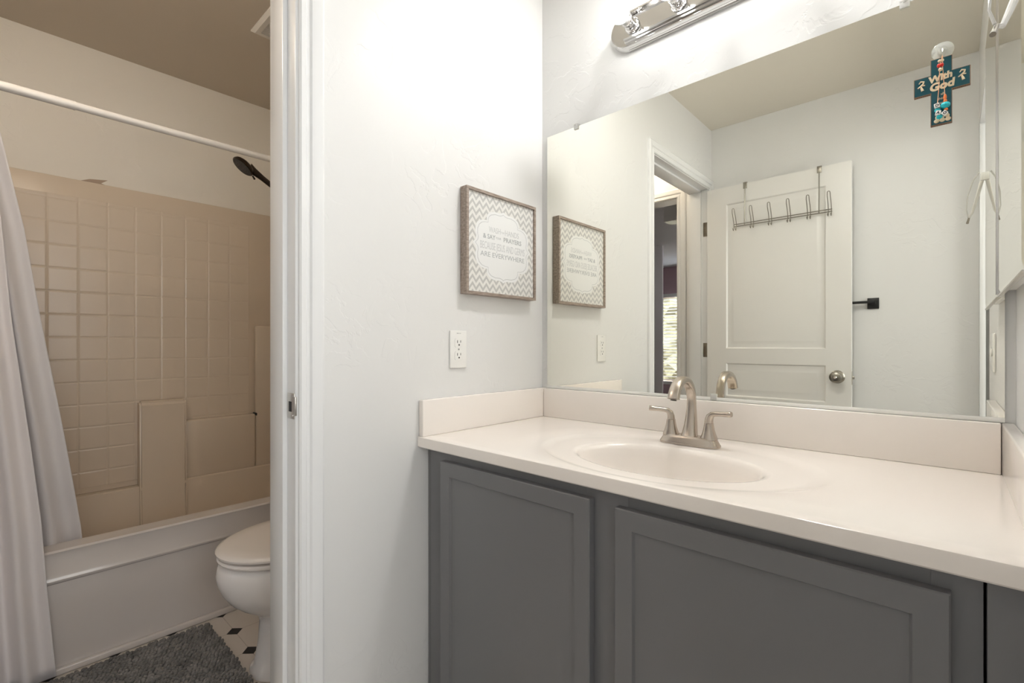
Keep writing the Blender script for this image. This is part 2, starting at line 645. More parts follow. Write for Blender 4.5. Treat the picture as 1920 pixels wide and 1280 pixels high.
# ---------------------------------------------------------------- panelled door folded against the back wall
def panel_face(bm, x0, x1, z0, z1, y, s, panels):
    """front skin of a moulded door: a grid of flat faces with sunk-and-raised panels; s = +1 faces +y"""
    xs = sorted({x0, x1, *[p[0] for p in panels], *[p[1] for p in panels]})
    zs = sorted({z0, z1, *[p[2] for p in panels], *[p[3] for p in panels]})
    for i in range(len(xs) - 1):
        for j in range(len(zs) - 1):
            cx_, cz_ = (xs[i] + xs[i + 1]) / 2, (zs[j] + zs[j + 1]) / 2
            if any(p[0] < cx_ < p[1] and p[2] < cz_ < p[3] for p in panels):
                continue
            bm.faces.new([bm.verts.new((x, y, z)) for x, z in ((xs[i], zs[j]), (xs[i + 1], zs[j]), (xs[i + 1], zs[j + 1]), (xs[i], zs[j + 1]))])
    for (a, c, d, e) in panels:
        steps = [(0, 0), (.007, -.007), (.014, -.008), (.040, -.0025), (.044, -.0025)]
        rings = []
        for o_, dep in steps:
            rings.append([Vector((a + o_, y + s * dep, d + o_)), Vector((c - o_, y + s * dep, d + o_)),
                          Vector((c - o_, y + s * dep, e - o_)), Vector((a + o_, y + s * dep, e - o_))])
        loft(bm, rings, cap0=False, cap1=True)


D1 = thing('door_1', 'white moulded three-panel door folded open against the back wall', 'door', (.0, -1.66, 0))
D1['kind'] = 'structure'
b = BM()
x0, x1, yf, yb_ = .006, .741, -1.630, -1.665
pans = [(.119, .629, 1.061, 1.931), (.119, .629, .775, .972), (.119, .629, .20, .690)]
panel_face(b, x0, x1, .012, 2.036, yf, 1, pans)
panel_face(b, x0, x1, .012, 2.036, yb_, -1, pans)
for q in (((x0, .012), (x1, .012)), ((x1, .012), (x1, 2.036)), ((x1, 2.036), (x0, 2.036)), ((x0, 2.036), (x0, .012))):
    (ax, az), (bx_, bz) = q
    b.faces.new([b.verts.new(p) for p in ((ax, yf, az), (bx_, yf, bz), (bx_, yb_, bz), (ax, yb_, az))])
bmesh.ops.remove_doubles(b, verts=b.verts, dist=1e-5)
obj('door_leaf', b, 'door', D1, smooth=0.5)
b = BM()
lathe(b, (.681, -1.630, .914), (0, 1, 0), [(0, .034), (.004, .034), (.010, .028), (.014, .015), (.026, .012), (.032, .016), (.040, .027), (.052, .0295), (.060, .027), (.065, .019), (.067, .008), (.067, 0)], 28)
kn = obj('knob', b, 'dark_nickel', D1)
b = BM(); lathe(b, (.681, -1.563, .914), (0, 1, 0), [(0, .0075), (.005, .0075), (.007, .005), (.007, 0)], 16)
obj('lock_button', b, 'chrome', kn)
b = BM(); box(b, .7405, .744, -1.658, -1.637, .875, .945, .001); box(b, .741, .753, -1.654, -1.641, .903, .920, .003)
obj('latch', b, 'chrome_soft', D1)
for hz in (1.807, 1.05, .25):
    b = BM()
    box(b, -.030, -.002, -1.6600, -1.6575, hz - .044, hz + .044, .002)
    tube(b, [(.003, -1.659, hz - .046), (.003, -1.659, hz + .046)], .006, 12)
    for dx, dz in ((-.010, .028), (-.022, .012), (-.010, -.028)):
        lathe(b, (dx, -1.6575, hz + dz), (0, 1, 0), [(0, .0035), (.0012, .0035), (.0018, 0)], 10)
    obj('hinge', b, 'dark_nickel', D1)
# strike plate on the near jamb
b = BM()
pl = [(-.004, .906), (-.042, .906), (-.042, .966), (-.004, .966)]
box(b, -.040, -.003, -.9118, -.9098, .908, .968, .0035, 3)
box(b, -.003, .003, -.9118, -.9075, .916, .960, .001)
st = tag(obj('strike_plate', b, 'chrome_soft'), 'nickel strike plate let into the white door jamb', 'strike plate')
b = BM(); box(b, -.032, -.016, -.9123, -.9116, .924, .948, .0003)
obj('strike_hole', b, 'dark_slot', st)
for z in (.916, .960):
    b = BM(); lathe(b, (-.010, -.9118, z), (0, -1, 0), [(0, .003), (.0006, .003), (.0009, 0)], 10)
    obj('screw', b, 'chrome', st)

# ================================================================ VANITY
V = thing('vanity_cabinet', 'dark grey two-door vanity cabinet beneath the cream countertop', 'cabinet', (.58, -.28, 0))
b = BM()
CT = .784   # cabinet top
box(b, .003, .021, -.517, -.004, .10, .783)
box(b, 1.133, 1.151, -.517, -.004, .10, .783)
box(b, .021, 1.133, -.517, -.004, .10, .118)
box(b, .021, 1.133, -.016, -.004, .118, .783)
o = obj('carcass', b, 'cabinet_dark', V)

b = BM(); box(b, .003, 1.151, -.46, -.45, .0, .10); obj('toe_kick', b, 'cabinet', V)
b = BM()
yF = -.535
box(b, .0225, .110, yF, -.517, .10, CT, .0008)
box(b, .552, .650, yF, -.517, .10, CT, .0008)
box(b, 1.10, 1.1505, yF, -.517, .10, CT, .0008)
box(b, .110, .552, yF, -.517, .740, CT)
box(b, .650, 1.10, yF, -.517, .740, CT)
box(b, .110, .552, yF, -.517, .10, .150)
box(b, .650, 1.10, yF, -.517, .10, .150)
obj('face_frame', b, 'cabinet', V)
b = BM(); box(b, .003, .021, -.529, -.517, .0, CT, .001); obj('scribe_strip', b, 'cabinet', V)


def shaker(x0, x1, z0, z1):
    b = BM()
    y1_, y0_ = -.536, -.555
    fr = .038
    steps = [(0.0, y1_), (0.0, y0_ + .002), (.002, y0_), (fr, y0_), (fr + .003, y0_ + .006), (fr + .0035, y0_ + .0065)]
    rings = []
    for d, y in steps:
        rings.append([Vector((x0 + d, y, z0 + d)), Vector((x1 - d, y, z0 + d)), Vector((x1 - d, y, z1 - d)), Vector((x0 + d, y, z1 - d))])
    loft(b, rings)
    return b


dr = obj('cabinet_door', shaker(.088, .572, .125, .763), 'cabinet', V, smooth=0.25)
dr = obj('cabinet_door', shaker(.631, 1.120, .125, .760), 'cabinet', V, smooth=0.25)
b = BM(); box(b, 1.1535, W - .001, -.541, -.004, .0, CT, .001)
fl = tag(obj('filler_panel', b, 'cabinet'), 'narrow dark grey filler panel between vanity cabinet and right wall', 'cabinet panel')

# countertop with moulded oval basin
K = thing('countertop', 'cream cultured marble vanity top with moulded oval basin and low splashes', 'countertop', (.608, -.28, .79))
bx, by = .625, -.335
X0, X1, Y0, Y1 = .002, W - .002, -.563, -.003
NA = 144
angs = [2 * PI * i / NA for i in range(NA)]
def rect_hit(a):
    dx, dy = math.cos(a), math.sin(a)
    t = 1e9
    if dx > 1e-9: t = min(t, (X1 - bx) / dx)
    if dx < -1e-9: t = min(t, (X0 - bx) / dx)
    if dy > 1e-9: t = min(t, (Y1 - by) / dy)
    if dy < -1e-9: t = min(t, (Y0 - by) / dy)
    return t
# snap four samples to the corners
cor = [math.atan2(yy - by, xx - bx) % (2 * PI) for xx in (X0, X1) for yy in (Y0, Y1)]
for c in cor:
    i = min(range(NA), key=lambda k: abs(angs[k] - c))
    angs[i] = c
def ell(a, A, B, cyy=by):
    # point of an ellipse (A,B) centred (bx,cyy) in ray direction a from (bx,by)
    dx, dy = math.cos(a), math.sin(a)
    oy = by - cyy
    qa = dx * dx / A ** 2 + dy * dy / B ** 2
    qb = 2 * oy * dy / B ** 2
    qc = oy * oy / B ** 2 - 1
    return (-qb + math.sqrt(qb * qb - 4 * qa * qc)) / (2 * qa)
Zt = .820
basin = [(.03, -.125), (.10, -.124), (.14, -.118), (.168, -.104), (.186, -.082), (.197, -.055), (.204, -.030), (.209, -.014), (.214, -.006), (.221, -.002), (.23, -.0012)]
rings = []
for A, dz in basin:
    B = A * .66 if A > .15 else A * .6
    rings.append([Vector((bx + math.cos(a) * ell(a, A, B), by + math.sin(a) * ell(a, A, B), Zt + dz - .0035)) for a in angs])
for (A, B, cyy, dz) in ((.29, .202, -.318, -.0045), (.31, .218, -.314, -.0040), (.322, .229, -.309, -.0015), (.334, .237, -.305, 0.0)):
    rings.append([Vector((bx + math.cos(a) * ell(a, A, B, cyy), by + math.sin(a) * ell(a, A, B, cyy), Zt + dz)) for a in angs])
for f_ in (.3, .7, 1.0):
    last = rings[len(basin) + 3]
    r = []
    for k, a in enumerate(angs):
        t = rect_hit(a)
        edge = Vector((bx + math.cos(a) * t, by + math.sin(a) * t, Zt))
        r.append(last[k].lerp(edge, f_ if f_ < 1 else 1))
    rings.append(r)
# bevel the front top edge, drop to the underside
def drop(r, dz, inset):
    out = []
    for p in r:
        q = p.copy(); q.z = Zt + dz
        if abs(p.y - Y0) < 1e-4: q.y = Y0 - inset
        out.append(q)
    return out
rings.append(drop(rings[-1], -.0012, .0022))
rings.append(drop(rings[-2], -.004, .0030))
rings.append(drop(rings[-3], -.027, .0030))
rings.append(drop(rings[-4], -.030, 0.0))
b = BM(); loft(b, rings, cap0=True, cap1=False)
# underside ring to the bowl shell keeps the slab closed
u = [Vector((bx + math.cos(a) * .27, by + math.sin(a) * .20, Zt - .030)) for a in angs]
u2 = [Vector((bx + math.cos(a) * .23, by + math.sin(a) * .165, Zt - .10)) for a in angs]
u3 = [Vector((bx + math.cos(a) * .12, by + math.sin(a) * .09, Zt - .145)) for a in angs]
loft(b, [rings[-1], u, u2, u3], cap0=False, cap1=True)
bmesh.ops.remove_doubles(b, verts=b.verts, dist=1e-5)
obj('slab', b, 'counter', K, smooth=0.7)
b = BM(); lathe(b, (bx, by + .01, Zt - .1275), (0, 0, 1), [(0, .024), (.002, .024), (.003, .019), (.001, .014), (.0015, .013), (.0035, .008), (.0035, 0)], 24)
obj('drain', b, 'nickel', K)
b = BM(); box(b, .0215, W - .022, -.020, -.001, .8201, .9235, .0025, 3); obj('backsplash', b, 'counter', K)
b = BM(); box(b, .001, .0205, -.562, -.001, .8201, .9245, .003, 3); obj('side_splash', b, 'counter', K)
b = BM(); box(b, W - .021, W - .001, -.562, -.001, .8201, .9235, .003, 3); obj('side_splash', b, 'counter', K)

# ---------------------------------------------------------------- faucet
F = thing('faucet', 'brushed nickel two-lever faucet with high arched spout behind the basin', 'faucet', (.607, -.128, .8165))
FX, FY, FZ = .607, -.128, .8165
def srect(cx_, cy_, z, hx, hy, n=32, e=4.0):
    out = []
    for k in range(n):
        a = 2 * PI * k / n
        c, s = math.cos(a), math.sin(a)
        out.append(Vector((cx_ + hx * math.copysign(abs(c) ** (2 / e), c), cy_ + hy * math.copysign(abs(s) ** (2 / e), s), z)))
    return out
b = BM()
loft(b, [srect(FX, FY, FZ + z, hx, hy) for z, hx, hy in ((0, .078, .0265), (.004, .0785, .027), (.008, .076, .0255), (.016, .0715, .0225), (.022, .0685, .0205), (.0235, .066, .019))])
obj('base', b, 'nickel', F, smooth=0.7)
# spout: rectangular section swept along an arch in the y-z plane
path = []
H0 = FZ + .018
for i in range(9):
    t = i / 8
    path.append((FY + .014 * t + .004 * math.sin(PI * t), H0 + .095 * t, .0215 - .0103 * min(1, t * 1.1) ** .6, .0185 - .0085 * min(1, t * 1.1) ** .75))
cyy, czz, R_ = FY + .014 - .0575, H0 + .098, .0575
for i in range(1, 17):
    a = math.radians(i * 163 / 16)
    k = i / 16
    path.append((cyy + R_ * math.cos(a), czz + R_ * 1.0 * math.sin(a), .011 + .0035 * k, .0095 + .001 * k))
ly, lz = path[-1][0], path[-1][1]
path.append((ly - .0012, lz - .0045, .0150, .0108))
rings = []
for i, (y, z, hx, hn) in enumerate(path):
    a = path[max(0, i - 1)]; c = path[min(len(path) - 1, i + 1)]
    d = Vector((0, c[0] - a[0], c[1] - a[1])).normalized()
    nrm = Vector((0, d.z, -d.y))
    r = []
    for k in range(28):
        an = 2 * PI * k / 28
        cc, ss = math.cos(an), math.sin(an)
        e = 3.2
        r.append(Vector((FX, y, z)) + Vector((1, 0, 0)) * hx * math.copysign(abs(cc) ** (2 / e), cc) + nrm * hn * math.copysign(abs(ss) ** (2 / e), ss))
    rings.append(r)
b = BM(); loft(b, rings)
sp = obj('spout', b, 'nickel', F, smooth=0.7)
b = BM(); lathe(b, (FX, path[-1][0] - .0003, path[-1][1] - .002), (0, -.23, -1), [(0, .0075), (.0018, .0075), (.0018, .0)], 16)
obj('aerator', b, 'dark_slot', sp)
for s in (-1, 1):
    hx_ = FX + s * .051
    b = BM()
    loft(b, [srect(hx_, FY, FZ + z, r, r * .92, 28, 3.0) for z, r in ((.020, .0205), (.024, .0195), (.034, .0160), (.044, .0133), (.054, .0117), (.0615, .0108))])
    hb = obj('handle_base', b, 'nickel', F, smooth=0.7)
    # lever: rises, bends outwards, tapers wider at the tip
    pts = []
    for t, dx, dz, ra, rb in ((0, 0, .0625, .0100, .0100), (1, .0005, .071, .0098, .0096), (2, .003, .079, .0098, .0088), (3, .009, .0850, .0096, .0070),
                              (4, .018, .0870, .0085, .0062), (5, .032, .0880, .0080, .0058), (6, .046, .0888, .0086, .0066), (7, .0555, .0895, .0092, .0074), (8, .0578, .0897, .0082, .0062)):
        pts.append((dx, dz, ra, rb))
    rings = []
    sw = -.10 if s > 0 else -.42         # how far each lever swings to the front
    for i, (dx, dz, ra, rb) in enumerate(pts):
        a = pts[max(0, i - 1)]; c = pts[min(len(pts) - 1, i + 1)]
        dirx, dirz = c[0] - a[0], c[1] - a[1]
        l = math.hypot(dirx, dirz); dirx /= l; dirz /= l
        hd = Vector((s * math.cos(sw), math.sin(sw), 0))
        side = Vector((-hd.y, hd.x, 0))
        nn_ = hd * (-dirz) + Vector((0, 0, 1)) * dirx
        c0 = Vector((hx_, FY, FZ)) + hd * dx + Vector((0, 0, dz))
        rings.append([c0 + side * ra * math.copysign(abs(math.cos(t)) ** .7, math.cos(t)) + nn_ * rb * math.copysign(abs(math.sin(t)) ** .7, math.sin(t)) for t in [2 * PI * k / 20 for k in range(20)]])
    b = BM(); loft(b, rings)
    obj('lever', b, 'nickel', hb, smooth=0.7)

# ================================================================ WALL MIRROR, CLIPS
b = BM(); box(b, .028, 1.200, -.0060, -.0006, .9335, 1.843)
mr = obj('mirror', b, 'mirror', None, smooth=0, mats=['mirror', 'mirror_edge'])
for p in mr.data.polygons:
    if p.normal.y > -.5:
        p.material_index = 1
tag(mr, 'large frameless rectangular wall mirror above the vanity backsplash', 'mirror')
b = BM(); box(b, .028, 1.200, -.0085, -.0006, .9242, .9333, .0006)
obj('bottom_channel', b, 'white_plastic', mr)
def clip(x, z, up, label):
    b = BM()
    s = 1 if up else -1
    box(b, x - .009, x + .009, -.0105, -.0064, z - s * .010 - .0005, z + s * .006, .0018)
    box(b, x - .009, x + .009, -.0105, -.0006, min(z + s * .001, z + s * .009), max(z + s * .001, z + s * .009), .0015)
    lathe(b, (x, -.0105, z + s * .0045), (0, -1, 0), [(0, .004), (.0012, .004), (.002, 0)], 12)
    return tag(obj('mirror_clip', b, 'frost'), label, 'mirror clip', 'clear plastic clips holding the wall mirror')
clip(.158, 1.843, True, 'clear plastic clip at the upper left edge of the wall mirror')
clip(1.044, 1.843, True, 'clear plastic clip at the upper right edge of the wall mirror')
clip(.627, .9335, False, 'clear plastic clip at the bottom edge of the mirror behind the faucet')

# ================================================================ VANITY LIGHT
LX0, LX1, LZ0, LZ1 = .305, .915, 2.020, 2.135
LCZ = (LZ0 + LZ1) / 2
L = thing('vanity_light', 'chrome bar light with four round bulbs above the mirror', 'light fixture', ((LX0 + LX1) / 2, 0, LZ0))
b = BM()
rr = (LZ1 - LZ0) / 2
poly = []
for k in range(17):
    a = PI / 2 + PI * k / 16
    poly.append((LX0 + rr + rr * math.cos(a), LCZ + rr * math.sin(a)))
for k in range(17):
    a = -PI / 2 + PI * k / 16
    poly.append((LX1 - rr + rr * math.cos(a), LCZ + rr * math.sin(a)))
rings = []
for sc_, y in ((1, -.001), (1, -.006), (.97, -.010), (.95, -.026), (.91, -.030)):
    rings.append([Vector(((LX0 + LX1) / 2 + (p[0] - (LX0 + LX1) / 2) * (1 - (1 - sc_) * .2), y, LCZ + (p[1] - LCZ) * sc_)) for p in poly])
loft(b, rings)
obj('back_plate', b, 'chrome', L, smooth=0.5)
for s in (-1, 1):
    zc = LZ0 if s < 0 else LZ1
    pr = [(-.001, -.002), (-.009, -.002), (-.010, .003), (-.018, .002), (-.019, .007), (-.027, .006), (-.028, .011), (-.036, .010), (-.037, .0155), (-.0435, .015), (-.0445, .0205), (-.0300, .0255), (-.001, .0255)]
    b = BM()
    r0 = [Vector((LX0 + rr, y, zc - s * z)) for y, z in pr]
    r1 = [Vector((LX1 - rr, y, zc - s * z)) for y, z in pr]
    loft(b, [r0, r1])
    obj('rail', b, 'chrome', L, smooth=0)
BX = [.387, .536, .686, .836]
for x in BX:
    b = BM()
    lathe(b, (x, -.031, LCZ), (0, -1, 0), [(0, .0235), (.006, .0235), (.010, .021), (.012, .0185), (.022, .0185), (.023, .0170), (.026, .0185), (.040, .0185), (.042, .0175), (.0425, .0140), (.030, .0135)], 28)
    s_ = obj('socket', b, 'chrome', L, smooth=0.6)
    b = BM()
    lathe(b, (x, -.066, LCZ), (0, -1, 0), [(0, .0125), (.008, .0130), (.018, .0175), (.026, .0225)], 24)
    obj('bulb_base', b, 'bulb_base', s_)
    b = BM()
    lathe(b, (x, -.092, LCZ), (0, -1, 0), [(0, .0225), (.006, .0262), (.014, .0290), (.022, .0300), (.030, .0290), (.038, .0258), (.045, .0200), (.050, .0130), (.0525, .006), (.053, .0)], 24)
    obj('bulb', b, 'bulb', s_)

# downlight added out of view over the basin to brighten counter and walls
DL = thing('fill_downlight', 'added white round fill downlight recessed in the ceiling over the basin', 'downlight', (.72, -.14, ZC - .012))
b = BM(); lathe(b, (.72, -.14, ZC - .0005), (0, 0, -1), [(0, .085), (0, .100), (.004, .100), (.006, .096), (.004, .078), (.0, .076)], 36); obj('trim_ring', b, 'white_plastic', DL)
b = BM(); lathe(b, (.72, -.14, ZC - .0006), (0, 0, -1), [(0, .0755), (.003, .0755), (.003, 0)], 36); obj('lens', b, 'fill_can', DL)

# ================================================================ FRAMED SIGN on the left wall
PX0 = .0015
py0, py1, pz0, pz1 = -.405, -.074, 1.239, 1.571
PF = thing('framed_sign', 'square grey-brown wood framed chevron sign with hand-washing words on left wall', 'picture', (0, (py0 + py1) / 2, pz0))
b = BM()
fw, th = .0095, .031
for (a, c, d, e) in ((py0, py1, pz1 - fw, pz1), (py0, py1, pz0, pz0 + fw), (py0, py0 + fw, pz0 + fw, pz1 - fw), (py1 - fw, py1, pz0 + fw, pz1 - fw)):
    box(b, PX0, th, a, c, d, e, .0008)
obj('frame', b, 'wood', PF, smooth=0.3)
b = BM(); box(b, PX0, .0245, py0 + fw, py1 - fw, pz0 + fw, pz1 - fw); obj('print', b, 'chevron', PF)
cyp, czp = (py0 + py1) / 2 + .003, (pz0 + pz1) / 2 - .002
quarter = [(0, 1.0), (.05, .965), (.14, .94), (.30, .945), (.45, .90), (.53, .83), (.56, .74), (.56, .66), (.66, .655), (.78, .62), (.87, .54), (.92, .42), (.925, .28), (.90, .18), (.92, .09), (1.0, 0)]
def plaque(scale, x0, x1, m_, parent):
    pts = []
    for sy_, sz_, rev in ((1, 1, False), (1, -1, True), (-1, -1, False), (-1, 1, True)):
        q = quarter[:-1] if not rev else quarter[::-1][:-1]
        for (u_, v_) in q:
            pts.append((cyp + sy_ * u_ * .137 * scale, czp + sz_ * v_ * .118 * scale))
    b = BM(); prism(b, pts, lambda u_, v_, w_: Vector((x0 + w_, u_, v_)), x1 - x0)
    return b
pq = obj('plaque', plaque(1.0, .0245, .0248, 0, 0), 'paper', PF, smooth=0)
obj('plaque_outline', plaque(.935, .0248, .0249, 0, 0), 'paper_grey', pq, smooth=0)
obj('plaque_panel', plaque(.915, .0249, .02505, 0, 0), 'paper', pq, smooth=0)
def on_sign(dz, dy=0.0):
    return lambda u_, v_, w_: Vector((.02506 + w_, cyp + u_ + dy, czp + dz + v_))
for s_, sz, dz, dy, xs_, m_, bo in (('WASH', .0265, .042, -.040, .72, 'paper_grey', 0), ('YOUR', .009, .046, -.0035, .7, 'paper_grey', 0), ('HANDS', .0265, .042, .042, .78, 'paper_grey', 0),
                                 ('& SAY', .0210, .020, -.066, 1.0, 'ink_dark', .0004), ('YOUR', .010, .024, -.0235, .9, 'ink_dark', 0), ('PRAYERS', .0210, .020, .045, 1.08, 'ink_dark', .0004),
                                 ('BECAUSE JESUS AND GERMS', .0340, -.014, 0, .50, 'paper_grey', 0), ('ARE EVERYWHERE', .0225, -.038, 0, 1.14, 'ink_dark', 0)):
    b = BM(); text_mesh(b, s_, sz, on_sign(dz, dy), .0002, xs_, bold=bo)
    obj('lettering', b, m_, pq, smooth=0)

# ================================================================ OUTLET
O = thing('outlet', 'white duplex electrical outlet on the left wall below the framed sign', 'outlet', (0, -.4155, 1.010))
oy0, oy1, oz0, oz1 = -.449, -.382, 1.010, 1.125
oyc = (oy0 + oy1) / 2
b = BM(); box(b, .0005, .0062, oy0, oy1, oz0, oz1, .0025, 3); obj('wall_plate', b, 'white_plastic', O)
for zc in (1.087, 1.048):
    b = BM()
    pts = []
    for k in range(24):
        a = 2 * PI * k / 24
        pts.append((oyc + max(-.0165, min(.0165, .0195 * math.cos(a))), zc + max(-.0135, min(.0135, .0185 * math.sin(a)))))
    prism(b, pts, lambda u_, v_, w_: Vector((.0062 + w_, u_, v_)), .0016)
    r_ = obj('receptacle', b, 'white_plastic', O, smooth=0.4)
    b = BM()
    box(b, .0076, .0082, oyc - .0075, oyc - .0055, zc, zc + .008)
    box(b, .0076, .0082, oyc + .0055, oyc + .0073, zc + .001, zc + .008)
    lathe(b, (.0076, oyc, zc - .006), (1, 0, 0), [(0, .0026), (.0006, .0026), (.0006, 0)], 12)
    obj('slot', b, 'dark_slot', r_)
b = BM(); lathe(b, (.0062, oyc, 1.0675), (1, 0, 0), [(0, .0028), (.0008, .0028), (.0012, 0)], 12); obj('screw', b, 'grey_mark', O)
b = BM(); box(b, .0061, .0064, oyc - .008, oyc - .0005, 1.1155, 1.1175); box(b, .0061, .0064, oyc + .001, oyc + .009, 1.1158, 1.1170)
obj('printed_mark', b, 'grey_mark', O)

# ================================================================ MEDICINE CABINET on the right wall
MC = thing('medicine_cabinet', 'frameless mirrored medicine cabinet on the right wall touching the wall mirror', 'medicine cabinet', (W, -.23, 1.18))
b = BM(); box(b, 1.1945, W - .0005, -.458, -.0125, 1.19, 1.89); obj('cabinet_body', b, 'white_plastic', MC)
b = BM()
mx_ = 1.189
steps = [(0, 1.1935), (0, 1.1915), (.012, mx_)]
rings = []
ya, yb2, za, zb = -.470, -.0075, 1.180, 1.900
for d, x in steps:
    rings.append([Vector((x, ya + d, za + d)), Vector((x, yb2 - d * .3, za + d)), Vector((x, yb2 - d * .3, zb - d)), Vector((x, ya + d, zb - d))])
loft(b, rings)
md = obj('mirror_door', b, 'mirror', MC, smooth=0)
b = BM(); box(b, 1.1870, 1.1945, -.0125, -.0078, za + .002, zb, .0008); obj('edge_channel', b, 'chrome', MC)
b = BM(); box(b, 1.1885, 1.1948, -.468, -.012, za - .0035, za - .0003, .0006); obj('bottom_channel', b, 'chrome_soft', MC)

# clear hanger clinging to the near edge of the cabinet door
PH = thing('cabinet_hook', 'white hanging strap with grey tip clipped to the near edge of the medicine cabinet', 'hook', (1.187, -.475, 1.53))
b = BM(); box(b, 1.180, 1.192, -.482, -.4705, 1.535, 1.556, .002); obj('hook_pad', b, 'frost', PH)
b = BM(); tube(b, [(1.186, -.477, 1.548), (1.180, -.500, 1.522), (1.173, -.530, 1.493), (1.166, -.558, 1.466), (1.160, -.580, 1.458)], [.0048, .0046, .0040, .0030, .0024], 10); obj('strap', b, 'white_plastic', PH)
b = BM(); tube(b, [(1.178, -.480, 1.560), (1.166, -.515, 1.548), (1.156, -.555, 1.515), (1.1535, -.578, 1.480), (1.158, -.586, 1.458)], [.0022, .0020, .0018, .0016, .0018], 8); obj('strap', b, 'frost', PH)
b = BM(); tube(b, [(1.160, -.580, 1.4585), (1.1560, -.594, 1.443)], [.0024, .0032], 10); obj('tip', b, 'dark_nickel', PH)

# light switch on the right wall, seen in the mirror
SW = thing('light_switch', 'white light switch plate on the right wall beside the doorway, seen in the mirror', 'light switch', (W, -.62, 1.0))
b = BM(); box(b, W - .006, W - .0005, -.665, -.585, 1.000, 1.115, .0025, 3); obj('switch_plate', b, 'white_plastic', SW)
b = BM(); box(b, W - .012, W - .006, -.631, -.619, 1.046, 1.070, .002); obj('toggle', b, 'white_plastic', SW)

# ================================================================ CROSS AND CHARM ON THE MIRROR
SH = thing('suction_hook', 'clear suction cup hook on the wall mirror holding the teal cross', 'hook', (1.107, -.006, 1.705))
b = BM(); lathe(b, (1.107, -.0062, 1.711), (0, -1, 0), [(0, .0185), (.0012, .0185), (.0026, .016), (.005, .008), (.0085, .0055), (.010, .0055), (.0105, 0)], 28); obj('suction_cup', b, 'clear', SH)
b = BM(); tube(b, [(1.107, -.015, 1.712), (1.107, -.019, 1.705), (1.107, -.020, 1.698), (1.107, -.023, 1.6935), (1.107, -.027, 1.696), (1.107, -.028, 1.700)], .0012, 8); obj('wire_hook', b, 'chrome_soft', SH)
CR = thing('wall_cross', 'teal glazed cross with raised cream words hanging on the wall mirror', 'cross', (1.107, -.010, 1.5535))
vx0, vx1, hx0, hx1 = 1.0875, 1.1220, 1.0600, 1.1500
cz0, cz1, hz0, hz1 = 1.5535, 1.6955, 1.6235, 1.6630
yf_ = -.0105
poly = [(vx0, cz0), (vx1, cz0), (vx1, hz0), (hx1, hz0), (hx1, hz1), (vx1, hz1), (vx1, cz1), (vx0, cz1), (vx0, hz1), (hx0, hz1), (hx0, hz0), (vx0, hz0)]
b = BM(); prism(b, poly, lambda u_, v_, w_: Vector((u_, -.0075 - w_, v_)), .0030)
cb = obj('cross_backing', b, 'copper_edge', CR, smooth=0)
e_ = .0011
poly2 = [(vx0 + e_, cz0 + e_), (vx1 - e_, cz0 + e_), (vx1 - e_, hz0 + e_), (hx1 - e_, hz0 + e_), (hx1 - e_, hz1 - e_), (vx1 - e_, hz1 - e_), (vx1 - e_, cz1 - e_), (vx0 + e_, cz1 - e_), (vx0 + e_, hz1 - e_), (hx0 + e_, hz1 - e_), (hx0 + e_, hz0 + e_), (vx0 + e_, hz0 + e_)]
b = BM(); prism(b, poly2, lambda u_, v_, w_: Vector((u_, yf_ - w_, v_)), .0006)
obj('glaze', b, 'teal', CR, smooth=0)
def onx(x, z, rot=0.0):
    c, s = math.cos(rot), math.sin(rot)
    return lambda u_, v_, w_: Vector((x + u_ * c - v_ * s, yf_ - .0006 - w_, z + u_ * s + v_ * c))
b = BM()
text_mesh(b, 'With', .0190, onx(1.1035, 1.6475, .10), .0015, .95, bold=.0009, shear=.15)
text_mesh(b, 'God', .0225, onx(1.1055, 1.6285, .05), .0015, .98, bold=.0010, shear=.15)
obj('words', b, 'cream_wood', CR, smooth=0)
b = BM()
for i, (s_, z) in enumerate((('all', 1.6155), ('things', 1.6060), ('are', 1.5965), ('possible', 1.5870))):
    text_mesh(b, s_, .0070, onx(1.1065, z), .0004, .9)
obj('small_words', b, 'cream_wood', CR, smooth=0)
def swirl(b, x, z, s=1.0, fl=1):
    y = yf_ - .0015
    tube(b, [(x - fl * .004 * s, y, z + .008 * s), (x - fl * .001 * s, y, z + .012 * s), (x + fl * .004 * s, y, z + .010 * s), (x + fl * .003 * s, y, z + .006 * s), (x - fl * .001 * s, y, z + .003 * s)], [.0010 * s, .0017 * s, .0019 * s, .0017 * s, .0012 * s], 8)
    tube(b, [(x - fl * .006 * s, y, z - .001 * s), (x, y, z + .003 * s), (x + fl * .006 * s, y, z + .002 * s)], [.0012 * s, .0018 * s, .0012 * s], 8)
    tube(b, [(x - fl * .001 * s, y, z + .001 * s), (x + fl * .001 * s, y, z - .005 * s), (x + fl * .002 * s, y, z - .009 * s)], [.0014 * s, .0022 * s, .0026 * s], 8)
b = BM(); swirl(b, 1.0725, 1.6430, 1.0, 1)
obj('swirl_motif', b, 'cream_wood', CR)
b = BM(); swirl(b, 1.1375, 1.6445, 1.0, 1)
obj('swirl_motif', b, 'cream_wood', CR)
b = BM()
for dx in (-.009, 0, .009):
    sphere(b, (1.1065 + dx, yf_ - .001, 1.5615), .0048, 12, 1, .35, .9)
    sphere(b, (1.1065 + dx * .9, yf_ - .001, 1.5685), .0035, 12, 1, .35, 1.3)
obj('flower_motif', b, 'cream_wood', CR)
CH = thing('bead_charm', 'peach cord charm with letter beads hanging in front of the teal cross', 'charm', (1.107, -.026, 1.555))
yc = -.020
b = BM()
tube(b, [(1.107, yc - .004, 1.6970), (1.1025, yc, 1.672), (1.1005, yc, 1.620), (1.0985, yc, 1.592), (1.1015, yc, 1.566)], .0007, 6)
obj('cord', b, 'string', CH)
b = BM()
